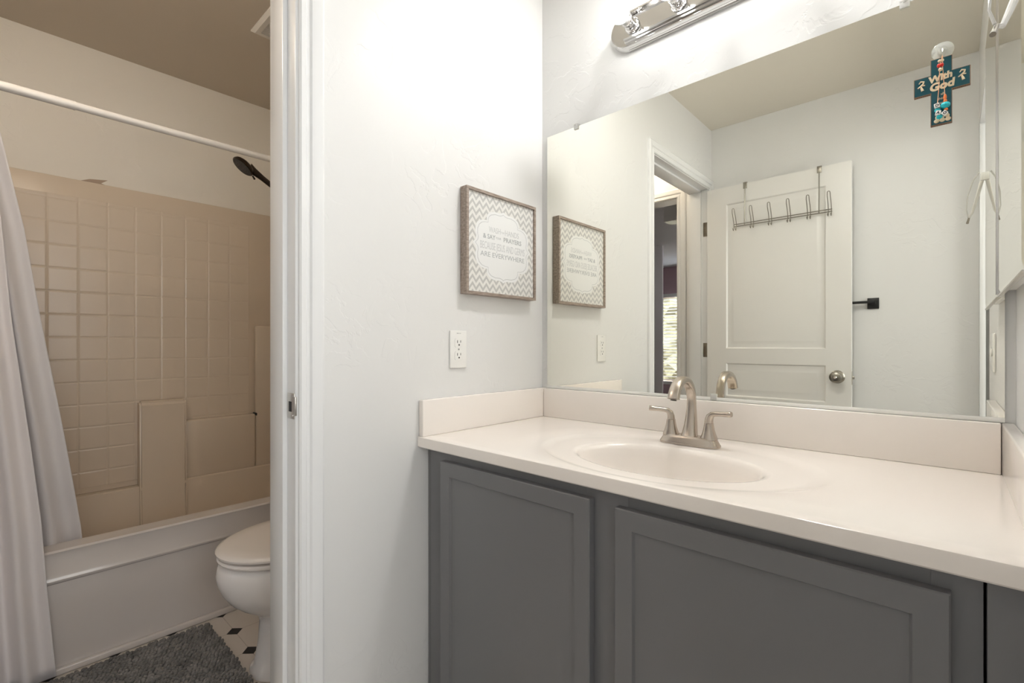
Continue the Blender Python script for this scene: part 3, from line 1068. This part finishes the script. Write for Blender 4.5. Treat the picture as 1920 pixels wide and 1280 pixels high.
tube(b, [(1.107, yc - .004, 1.6970), (1.1070, yc, 1.672), (1.1100, yc, 1.620), (1.1115, yc, 1.590), (1.1100, yc, 1.570)], .0007, 6)
obj('cord', b, 'string', CH)
def bead(x, z, r, m_, sz=1.0):
    b = BM(); sphere(b, (x, yc, z), r, 14, 1, 1, sz); obj('bead', b, m_, CH)
for x in (1.1010, 1.1060):
    bead(x, 1.6755, .0032, 'red', 1.4)
bead(1.1022, 1.6850, .0032, 'cream_wood'); bead(1.1062, 1.6850, .0032, 'cream_wood'); bead(1.1035, 1.6665, .0036, 'cream_wood')
bead(1.0990, 1.5810, .0054, 'turquoise', .8); bead(1.1020, 1.5665, .0054, 'turquoise', .9)
bead(1.1108, 1.6050, .0028, 'orange', 2.6); bead(1.1112, 1.5970, .0032, 'orange', 1.3)
bead(1.1112, 1.5880, .0084, 'turquoise', .80); bead(1.1122, 1.5790, .0036, 'orange', 1.0)
for x, z, l_, ro in ((1.0980, 1.5900, 'O', .15), (1.1000, 1.5740, 'A', -.25), (1.1102, 1.5705, 'O', .7)):
    b = BM(); box(b, -.0044, .0044, -.0044, .0044, -.0044, .0044, .0008)
    for v_ in b.verts:
        c, s = math.cos(ro), math.sin(ro)
        v_.co = Vector((x + v_.co.x * c - v_.co.z * s, yc - .0025 + v_.co.y, z + v_.co.x * s + v_.co.z * c))
    lb = obj('letter_bead', b, 'white_plastic', CH)
    c, s = math.cos(ro), math.sin(ro)
    b = BM(); text_mesh(b, l_, .0078, lambda u_, v_, w_: Vector((x + u_ * c - (v_ - .0028) * s, yc - .0070 - w_, z + u_ * s + (v_ - .0028) * c)), .0002, bold=.0002)
    obj('letter', b, 'bead_ink', lb, smooth=0)

# ================================================================ OVER-DOOR HOOK RACK
HR = thing('hook_rack', 'wire over-the-door rack of six double hooks hanging on the folded-open door', 'hook rack', (.41, -1.62, 1.76))
for x in (.227, .600):
    b = BM()
    box(b, x - .0105, x + .0105, -1.6275, -1.6255, 2.004, 2.0405, .0005)
    box(b, x - .0105, x + .0105, -1.6685, -1.6255, 2.0385, 2.0405, .0004)
    box(b, x - .0105, x + .0105, -1.6695, -1.6675, 2.012, 2.0405, .0005)
    s_ = obj('door_bracket', b, 'wire', HR)
    b = BM(); tube(b, [(x, -1.6235, 2.012), (x, -1.6215, 1.90), (x, -1.6195, 1.784)], .0028, 10)
    obj('hanger_rod', b, 'wire', HR)
for z in (1.7975, 1.7845):
    b = BM(); tube(b, [(.168, -1.6155, z), (.660, -1.6155, z)], .0024, 10); obj('rail', b, 'wire', HR)
for i in range(6):
    x = .1765 + i * .0948
    b = BM()
    for s in (-1, 1):
        q = s * .0070
        tube(b, [(x + q * .9, -1.5760, 1.876), (x + q, -1.5790, 1.860), (x + q, -1.5980, 1.830), (x + q, -1.6080, 1.806), (x + q, -1.6115, 1.786), (x + q, -1.6100, 1.770), (x + q, -1.6030, 1.760), (x + q, -1.5950, 1.763), (x + q, -1.5910, 1.772)], .0019, 8)
    tube(b, [(x + .0063, -1.5760, 1.876), (x + .0050, -1.5750, 1.8812), (x, -1.5748, 1.8835), (x - .0050, -1.5750, 1.8812), (x - .0063, -1.5760, 1.876)], .0019, 8)
    obj('double_hook', b, 'wire', HR)

# towel bar on the back wall
TB = thing('towel_bar', 'matte black towel bar with square end plates on the back wall behind the door', 'towel bar', (.57, YB, 1.27))
for x in (.324, .824):
    b = BM(); box(b, x - .024, x + .024, YB + .0005, YB + .011, 1.268, 1.324, .001)
    box(b, x - .010, x + .010, YB + .011, YB + .040, 1.290, 1.310, .001)
    obj('end_plate', b, 'black', TB)
b = BM(); box(b, .324, .834, YB + .0285, YB + .0415, 1.2955, 1.3085, .001); obj('bar', b, 'black', TB)

# ================================================================ TUB, SURROUND
TU = thing('bathtub', 'almond white alcove bathtub with stepped apron in the toilet room', 'bathtub', (-1.40, -.95, 0))
TX0, TX1, TY0, TY1 = XF + .002, -1.030, YB + .002, YP - .002
b = BM()
zr = .408
def rrect(x0, x1, y0, y1, z, r, n=6):
    out = []
    for cx_, cy_, a0 in ((x1 - r, y1 - r, 0), (x0 + r, y1 - r, 90), (x0 + r, y0 + r, 180), (x1 - r, y0 + r, 270)):
        for k in range(n + 1):
            a = math.radians(a0 + 90 * k / n)
            out.append(Vector((cx_ + r * math.cos(a), cy_ + r * math.sin(a), z)))
    return out
rings = [rrect(TX0, TX1 - .012, TY0, TY1, .002, .002),
         rrect(TX0, TX1 - .012, TY0, TY1, .296, .002),
         rrect(TX0, TX1 - .001, TY0, TY1, .304, .002),
         rrect(TX0, TX1 + .001, TY0, TY1, .310, .002),
         rrect(TX0, TX1 - .004, TY0, TY1, .320, .002),
         rrect(TX0, TX1 - .004, TY0, TY1, .392, .002),
         rrect(TX0, TX1 - .001, TY0, TY1, .402, .002),
         rrect(TX0, TX1 - .006, TY0, TY1, zr, .003),
         rrect(TX0 + .060, TX1 - .072, TY0 + .07, TY1 - .07, zr + .002, .06),
         rrect(TX0 + .067, TX1 - .080, TY0 + .078, TY1 - .078, zr - .004, .06),
         rrect(TX0 + .085, TX1 - .100, TY0 + .12, TY1 - .10, .20, .08),
         rrect(TX0 + .110, TX1 - .125, TY0 + .18, TY1 - .13, .10, .10),
         rrect(TX0 + .160, TX1 - .170, TY0 + .25, TY1 - .18, .075, .10)]
loft(b, rings)
o = obj('tub_shell', b, 'tub', TU, smooth=0.6, mats=['tub', 'tub_in'])
for p in o.data.polygons:
    c_ = p.center + wloc(TU)
    if p.center.z > .05 and c_.x < TX1 - .074 and p.area < 1 and len(p.vertices) >= 4 and c_.x > TX0 + .005 and TY0 + .02 < c_.y < TY1 - .02:
        p.material_index = 1
b = BM(); box(b, TX1 - .011, TX1 + .006, TY0, TY1, .0005, .022, .004, 3)
struct('trim_9', b, 'tub')
SU = thing('tub_surround', 'almond moulded tile-look tub surround with soap column', 'tub surround', (XF, -.95, .41))
b = BM()
box(b, XF + .001, -1.762, TY0, TY1, .409, 1.822, .003)
o = obj('back_panel', b, 'surround', SU)
b = BM(); box(b, -1.7635, -1.760, TY0 + .02, -.42, .435, 1.742, .001); obj('tile_relief', b, 'tile', SU, smooth=0)
b = BM(); box(b, -1.762, -1.03, YP - .018, YP - .001, .409, 1.822, .003); obj('end_panel', b, 'surround', SU)
b = BM(); box(b, -1.762, -1.03, TY0, TY0 + .016, .409, 1.822, .003); obj('end_panel', b, 'surround', SU)
b = BM()
prism(b, [(-1.762, .812), (-1.712, .812), (-1.700, .800), (-1.694, .40), (-1.672, .15), (-1.762, .15)], lambda u_, v_, w_: Vector((u_, -.916 + w_, v_)), .188)
bmesh.ops.bevel(b, geom=list(b.edges), offset=.008, segments=3, affect='EDGES', clamp_overlap=True)
obj('soap_column', b, 'surround', SU)
b = BM(); box(b, -1.762, -1.722, -.730, -.396, .405, .700, .010, 3); obj('lower_ledge', b, 'surround', SU)
b = BM(); box(b, -1.762, -1.732, -.393, YP - .01, .405, 1.19, .008, 3); obj('corner_column', b, 'surround', SU)
b = BM(); box(b, -1.765, -1.716, -.398, -.391, .690, .705, .002); obj('screw_hole', b, 'dark_slot', SU)
# crack line and torn paint above the surround
b = BM()
n = 40
for i in range(n):
    y = TY0 + (TY1 - TY0) * i / n
    hgt = .0012 + random.random() * .0016
    box(b, XF - .001, XF + .0018, y, y + (TY1 - TY0) / n, 1.8215, 1.8225 + hgt)
struct('trim_10', b, 'caulk')
b = BM()
prism(b, [(-1.120, 1.8240), (-1.085, 1.8400), (-1.040, 1.8465), (-1.022, 1.8490), (-1.038, 1.836), (-1.045, 1.830), (-1.030, 1.8250)], lambda u_, v_, w_: Vector((XF - .0005 + w_, u_, v_)), .0012)
tag(obj('torn_paint_patch', b, 'chip', smooth=0), 'small brown patch of torn paint above the tub surround', 'paint patch')

# shower rod
RD = thing('curtain_rod', 'white tension curtain rod across the tub alcove', 'curtain rod', (-1.03, -.95, 1.87))
b = BM(); tube(b, [(-1.03, YB + .003, 1.878), (-1.03, -1.201, 1.878)], .0142, 20); obj('outer_tube', b, 'rod', RD)
b = BM(); tube(b, [(-1.03, -1.202, 1.878), (-1.03, YP - .003, 1.878)], .0125, 20); obj('inner_tube', b, 'rod', RD)
b = BM(); tube(b, [(-1.03, -1.204, 1.878), (-1.03, -1.199, 1.878)], .0150, 20); obj('collar', b, 'rod', RD)

# shower head
HS = thing('handheld_shower', 'dark bronze handheld shower head on the alcove end wall', 'shower head', (-1.40, YP, 1.85))
hc = Vector((-1.40, -.565, 1.945))
nf = Vector((-.02, -.62, -.78)).normalized()       # face direction
b = BM(); lathe(b, hc - nf * .010, nf, [(-.016, .0), (-.014, .016), (-.008, .034), (.000, .048), (.008, .0525), (.014, .0525), (.017, .049), (.017, 0)], 36)
hd_ = obj('spray_head', b, 'bronze', HS)
b = BM(); lathe(b, hc + nf * .0068, nf, [(0, .046), (.0015, .046), (.0015, 0)], 30)
x_, y_ = frame_of(nf)
for r_, k_ in ((.012, 6), (.024, 12), (.036, 18)):
    for k in range(k_):
        a = 2 * PI * k / k_
        lathe(b, hc + nf * .0080 + (x_ * math.cos(a) + y_ * math.sin(a)) * r_, nf, [(0, .0018), (.002, .0012), (.002, 0)], 6)
obj('spray_face', b, 'black', hd_)
b = BM()
h0 = hc + Vector((0, .035, -.006))
tube(b, [h0 + Vector((0, -.012, .008)), h0 + Vector((0, .012, -.006)), h0 + Vector((0, .05, -.028)), h0 + Vector((0, .10, -.058)), h0 + Vector((0, .17, -.100)), h0 + Vector((0, .225, -.130))], [.024, .018, .0135, .0125, .0135, .014], 18)
obj('handle', b, 'bronze', HS)
b = BM(); tube(b, [hc + nf * .006 + Vector((0, .045, -.030)), hc + nf * .006 + Vector((0, .056, -.046))], [.004, .0045], 10); obj('spray_lever', b, 'bronze', HS)
b = BM(); tube(b, [(-1.40, YP - .002, 1.90), (-1.40, -.26, 1.895), (-1.40, -.315, 1.862), (-1.40, -.335, 1.835)], .0105, 14)
lathe(b, (-1.40, YP - .0015, 1.90), (0, -1, 0), [(0, .03), (.004, .03), (.010, .012), (.010, 0)], 22)
obj('wall_arm', b, 'bronze', HS)
b = BM()
hp = [(-1.40, -.318, 1.79)]
for i in range(1, 14):
    t = i / 13
    hp.append((-1.40 - .03 * math.sin(t * 3), -.318 + .11 * math.sin(t * PI) * .8, 1.79 - .75 * math.sin(t * PI * .5)))
tube(b, hp, .006, 10); obj('hose', b, 'bronze', HS)

# opal globe added out of view to brighten the toilet room
GL = thing('fill_globe_light', 'opal globe light added as fill in the toilet room', 'ceiling light', (-.52, -1.50, 2.27))
b = BM(); lathe(b, (-.52, -1.50, ZC - .001), (0, 0, -1), [(0, .07), (.012, .07), (.02, .055), (.045, .05), (.045, 0)], 28); obj('canopy', b, 'chrome_soft', GL)
b = BM(); sphere(b, (-.52, -1.50, 2.325), .078, 28); obj('globe', b, 'globe', GL)

# ceiling exhaust vent
EV = thing('ceiling_vent', 'square white louvred exhaust vent on the toilet room ceiling', 'ceiling vent', (-.98, -.52, ZC - .012))
vx0_, vx1_, vy0_, vy1_ = -1.103, -.873, -.632, -.402
b = BM()
rings = []
for d, z in ((0, ZC - .0005), (0, ZC - .006), (.012, ZC - .014), (.030, ZC - .014), (.032, ZC - .002)):
    rings.append([Vector((vx0_ + d, vy0_ + d, z)), Vector((vx1_ - d, vy0_ + d, z)), Vector((vx1_ - d, vy1_ - d, z)), Vector((vx0_ + d, vy1_ - d, z))])
loft(b, rings, cap0=False, cap1=False)
obj('vent_frame', b, 'vent', EV, smooth=0.3)
b = BM(); box(b, vx0_ + .03, vx1_ - .03, vy0_ + .03, vy1_ - .03, ZC - .003, ZC - .001); obj('dark_opening', b, 'dark_slot', EV)
k = 0
x = vx0_ + .036
while x < vx1_ - .034:
    b = BM()
    prism(b, [(x, ZC - .013), (x + .0015, ZC - .013), (x + .0055, ZC - .004), (x + .004, ZC - .004)], lambda u_, v_, w_: Vector((u_, vy0_ + .031 + w_, v_)), vy1_ - vy0_ - .062)
    obj('louvre', b, 'vent', EV, smooth=0)
    x += .0115

# ---------------------------------------------------------------- curtains
def interp(tab, z):
    tab = sorted(tab)
    if z <= tab[0][0]: return tab[0][1]
    for (a, b_), (c, d) in zip(tab[:-1], tab[1:]):
        if a <= z <= c:
            t = (z - a) / (c - a)
            return b_ + (d - b_) * t
    return tab[-1][1]
def curtain(name, edge, xs, z0, z1, folds, amp, m_, label, cat, phase=0.0, thick=.0012, left=YB + .012):
    b = BM()
    NU, NV = folds * 14, 50
    grid = []
    for j in range(NV + 1):
        v_ = j / NV
        z = z0 + (z1 - z0) * v_
        ye = interp(edge, z)
        xc = interp(xs, z)
        row = []
        for i in range(NU + 1):
            u_ = i / NU
            y = left + (ye - left) * u_
            ph = 2 * PI * folds * (u_ ** 1.05) + phase
            am = amp * (1.0 - .35 * v_) * (1 + .25 * math.sin(3.1 * u_ * folds + 1.7 * v_))
            am *= min(1, (1 - u_) * 6 + .25)
            x = xc + am * math.sin(ph + .5 * math.sin(2.2 * v_ + u_ * 4)) + .004 * math.sin(9 * v_ + 11 * u_)
            row.append(bm_new(b, x, y, z + .004 * math.sin(ph) * (1 - v_)))
        grid.append(row)
    for j in range(NV):
        for i in range(NU):
            b.faces.new((grid[j][i], grid[j][i + 1], grid[j + 1][i + 1], grid[j + 1][i]))
    o = obj(name, b, m_, None, smooth=1.2)
    md_ = o.modifiers.new('thickness', 'SOLIDIFY')
    md_.thickness = thick
    return tag(o, label, cat)
def bm_new(b, x, y, z):
    return b.verts.new((x, y, z))
curtain('curtain_liner', [(.30, -1.165), (.43, -1.174), (.807, -1.226), (1.179, -1.281), (1.451, -1.317), (1.742, -1.370), (1.87, -1.395)],
        [(.25, -1.150), (.41, -1.135), (.60, -1.105), (1.85, -1.045)], .285, 1.862, 5, .022, 'liner',
        'white inner curtain liner hanging inside the bathtub', 'curtain', phase=.4)
oc = curtain('shower_curtain', [(.03, -1.249), (.318, -1.270), (.523, -1.282), (.744, -1.303), (1.156, -1.346), (1.507, -1.371), (1.87, -1.41)],
             [(.03, -.975), (.45, -.980), (1.0, -.990), (1.86, -1.018)], .026, 1.862, 6, .026, 'curtain',
             'white fabric shower curtain hanging outside the bathtub apron', 'curtain', phase=1.0)
for i in range(8):
    y = YB + .03 + i * .040
    b = BM(); tube(b, [(-1.03 + .019 * math.cos(a), y + .002 * math.sin(a), 1.876 + .021 * math.sin(a)) for a in [2 * PI * k / 16 for k in range(16)]], .0014, 6, closed=True)
    tag(obj('curtain_ring', b, 'chrome'), 'thin metal curtain ring on the white rod above the shower curtain', 'curtain ring', 'curtain rings on the rod')

# ================================================================ TOILET
TO = thing('toilet', 'white porcelain toilet with closed lid beside the bathtub', 'toilet', (-.56, -.55, 0))
tcx = -.560
def egg(z, yfront, yback, a, n=44, e=2.0, eb=2.8):
    yc_ = yfront + (yback - yfront) * .52
    out = []
    for k in range(n):
        t = 2 * PI * k / n
        c, s = math.cos(t), math.sin(t)
        ee = e if s < 0 else eb
        bb = (yc_ - yfront) if s < 0 else (yback - yc_)
        out.append(Vector((tcx + a * math.copysign(abs(c) ** (2 / ee), c), yc_ + bb * math.copysign(abs(s) ** (2 / ee), s), z)))
    return out
b = BM()
loft(b, [egg(z, f_, bk, a, e=ee) for z, f_, bk, a, ee in ((.001, -.815, -.25, .128, 2.5), (.012, -.812, -.25, .126, 2.5), (.03, -.800, -.25, .118, 2.4), (.10, -.790, -.26, .110, 2.3),
      (.165, -.786, -.27, .108, 2.2), (.190, -.792, -.28, .114, 2.1), (.205, -.812, -.30, .126, 2.0), (.225, -.842, -.33, .143, 2.0), (.255, -.874, -.36, .160, 2.0),
      (.29, -.897, -.39, .174, 2.0), (.325, -.910, -.41, .183, 2.0), (.350, -.913, -.42, .186, 2.0), (.372, -.908, -.43, .184, 2.0), (.384, -.901, -.43, .180, 2.0), (.388, -.890, -.43, .172, 2.0))])
obj('bowl', b, 'porcelain', TO, smooth=0.9)
b = BM()
loft(b, [egg(z, f_, -.455, a) for z, f_, a in ((.3925, -.898, .177), (.3935, -.906, .184), (.400, -.910, .187), (.407, -.907, .185), (.4085, -.899, .178))])
obj('seat_ring', b, 'seat', TO, smooth=0.9)
b = BM()
loft(b, [egg(z, f_, -.450, a) for z, f_, a in ((.4135, -.902, .180), (.4155, -.912, .188), (.4225, -.914, .190), (.4290, -.909, .186), (.4325, -.898, .177), (.4345, -.86, .14), (.4350, -.75, .06))])
obj('lid', b, 'seat', TO, smooth=0.9)
for dx in (-.065, .065):
    b = BM(); box(b, tcx + dx - .02, tcx + dx + .02, -.455, -.425, .388, .425, .006, 3)
    obj('lid_hinge', b, 'seat', TO)
b = BM(); box(b, tcx - .215, tcx + .215, -.405, YP - .012, .37, .73, .02, 4)
box(b, tcx - .11, tcx + .11, -.44, -.22, .25, .385, .02, 3)
obj('tank', b, 'porcelain', TO)
b = BM(); box(b, tcx - .225, tcx + .225, -.415, YP - .006, .7305, .765, .010, 3); tl = obj('tank_lid', b, 'porcelain', TO)
b = BM(); lathe(b, (tcx - .15, -.405, .68), (0, -1, 0), [(0, .012), (.008, .012), (.012, 0)], 14); tube(b, [(tcx - .15, -.415, .68), (tcx - .10, -.42, .674), (tcx - .075, -.42, .672)], .005, 8)
obj('flush_lever', b, 'chrome', TO)

# ================================================================ BATH MAT
b = BM()
mx0, mx1, my0, my1 = -.985, -.455, -1.50, -.822
box(b, mx0 + .004, mx1 - .004, my0 + .004, my1 - .004, .001, .007, .002)
BMAT = obj('bath_mat', b, 'mat_yarn', None)
tag(BMAT, 'charcoal grey chenille bath mat on the floor along the bathtub', 'bath mat')
b = BM()
px_, py_ = .0125, .0118
nx, ny = int((mx1 - mx0) / px_), int((my1 - my0) / py_)
verts_t = []
base_ring = 6
for i in range(nx):
    for j in range(ny):
        cx_ = mx0 + (i + .5) * px_ + random.uniform(-.0012, .0012)
        cy_ = my0 + (j + .5 + (.5 if i % 2 else 0)) * py_ + random.uniform(-.0015, .0015)
        if cy_ > my1 - .002: continue
        hh_ = .012 + random.uniform(0, .005)
        tl_x, tl_y = random.uniform(-.002, .002), random.uniform(-.003, .003)
        ra, rb = .0056, .0064
        rings = []
        for (zz_, sc_) in ((.005, .70), (.005 + hh_ * .40, .95), (.005 + hh_ * .7, 1.0), (.005 + hh_ * .92, .66), (.005 + hh_, .2)):
            k_ = (zz_ - .005) / .012
            rings.append([Vector((cx_ + tl_x * k_ + ra * sc_ * math.cos(2 * PI * q / base_ring), cy_ + tl_y * k_ + rb * sc_ * math.sin(2 * PI * q / base_ring), zz_)) for q in range(base_ring)])
        loft(b, rings, cap0=False)
pile = obj('pile', b, 'mat_yarn', BMAT, smooth=1.5)
pile['kind'] = 'stuff'

# ================================================================ BEDROOM BEYOND THE TOILET ROOM (seen in the mirror)
BY = -6.6
b = BM(); box(b, -5.2, W, BY, YB - .12, 0, .012); struct('floor_bedroom', b, 'carpet')
b = BM(); box(b, -5.2, W, BY - .12, YB - .12, ZC, ZC + .05); struct('ceiling_bedroom', b, 'bed_ceiling')
wx0, wx1, wz0, wz1 = -2.78, -1.10, .45, 1.915
b = BM()
box(b, -5.2, wx0, BY - .12, BY, 0, ZC); box(b, wx1, W, BY - .12, BY, 0, ZC)
box(b, wx0, wx1, BY - .12, BY, 0, wz0); box(b, wx0, wx1, BY - .12, BY, wz1, ZC)
struct('wall_bedroom_back', b, 'purple')
b = BM(); box(b, -5.3, -5.2, BY - .12, YB, 0, ZC); struct('wall_bedroom_left', b, 'bed_wall')
b = BM(); box(b, W - .1, W, BY, -3.6, 0, ZC); struct('wall_bedroom_right', b, 'bed_wall')
b = BM(); box(b, -2.70, -1.775, -4.83, -4.8, 0, ZC); struct('wall_bedroom_nib', b, 'bed_wall')
b = BM(); box(b, XF - 3.5, XF - .12, YB - .12, YB, 0, ZC); struct('wall_bedroom_front', b, 'bed_wall')
b = BM(); box(b, -.915, .20, -3.15, -3.0, 2.265, ZC); struct('trim_11', b, 'trim')
WI = thing('window_1', 'bright bedroom window with white horizontal blinds, seen in the mirror', 'window', ((wx0 + wx1) / 2, BY, wz0))
WI['kind'] = 'structure'
b = BM()
for (a, c, d, e) in ((wx0 - .05, wx1 + .05, wz1, wz1 + .06), (wx0 - .05, wx1 + .05, wz0 - .05, wz0), (wx0 - .05, wx0, wz0, wz1), (wx1, wx1 + .05, wz0, wz1)):
    box(b, a, c, BY + .001, BY + .02, d, e)
obj('window_frame', b, 'trim', WI)
b = BM(); box(b, wx0, wx1, BY - .09, BY - .085, wz0, wz1); obj('pane', b, 'glass', WI)
b = BM()
z = wz0 + .03
while z < wz1 - .03:
    prism(b, [(BY - .056, z - .006), (BY - .055, z - .010), (BY - .010, z + .006), (BY - .011, z + .010)], lambda u_, v_, w_: Vector((wx0 + .01 + w_, u_, v_)), wx1 - wx0 - .02)
    z += .056
obj('blind_slats', b, 'blind', WI, smooth=0)
b = BM(); box(b, -.66, -.40, -4.30, -4.05, ZC - .075, ZC, .006)
tag(obj('ceiling_lamp', b, 'lit_box'), 'white box light fixture on the bedroom ceiling, seen in the mirror', 'ceiling light')
# bedroom door swung open beyond the jamb, only its lever showing
BD = bpy.data.objects.new('door_2', None); COL.objects.link(BD); BD.location = (-.238, YB - .125, 0); BD['kind'] = 'structure'
tag(BD, 'white bedroom door swung open with its bronze lever showing in the mirror', 'door')
b = BM(); box(b, 0, .70, -.0175, .0175, .012, 2.03, .002); dl = obj('door_leaf', b, 'door', None)
b = BM(); lathe(b, (.64, -.0175, .92), (0, -1, 0), [(0, .028), (.006, .028), (.010, .012), (.045, .011), (.045, 0)], 20)
tube(b, [(.64, -.055, .92), (.60, -.058, .922), (.54, -.056, .920)], [.011, .010, .008], 10)
dh = obj('lever_handle', b, 'chrome_soft', None)
for o in (dl, dh):
    me = o.data
    for v_ in me.vertices: v_.co += o.location
    o.location = (0, 0, 0); o.parent = BD
BD.rotation_euler = (0, 0, math.radians(-90 - 21.0))
# outdoors
b = BM(); box(b, -14, 9, -30, BY - .13, -.06, -.01); struct('floor_garden', b, 'garden')
b = BM()
random.seed(3)
GN = 60
grid = [[b.verts.new((-8 + 14 * i / GN, -9.6 + .18 * math.sin(i * 1.3 + j * .7) + random.uniform(-.12, .12), 2.3 * j / 14 - .0)) for i in range(GN + 1)] for j in range(15)]
for j in range(14):
    for i in range(GN):
        b.faces.new((grid[j][i], grid[j][i + 1], grid[j + 1][i + 1], grid[j + 1][i]))
tag(obj('garden_hedge', b, 'hedge', smooth=0), 'sunlit brown and green hedge outside the bedroom window, behind the blinds', 'hedge')
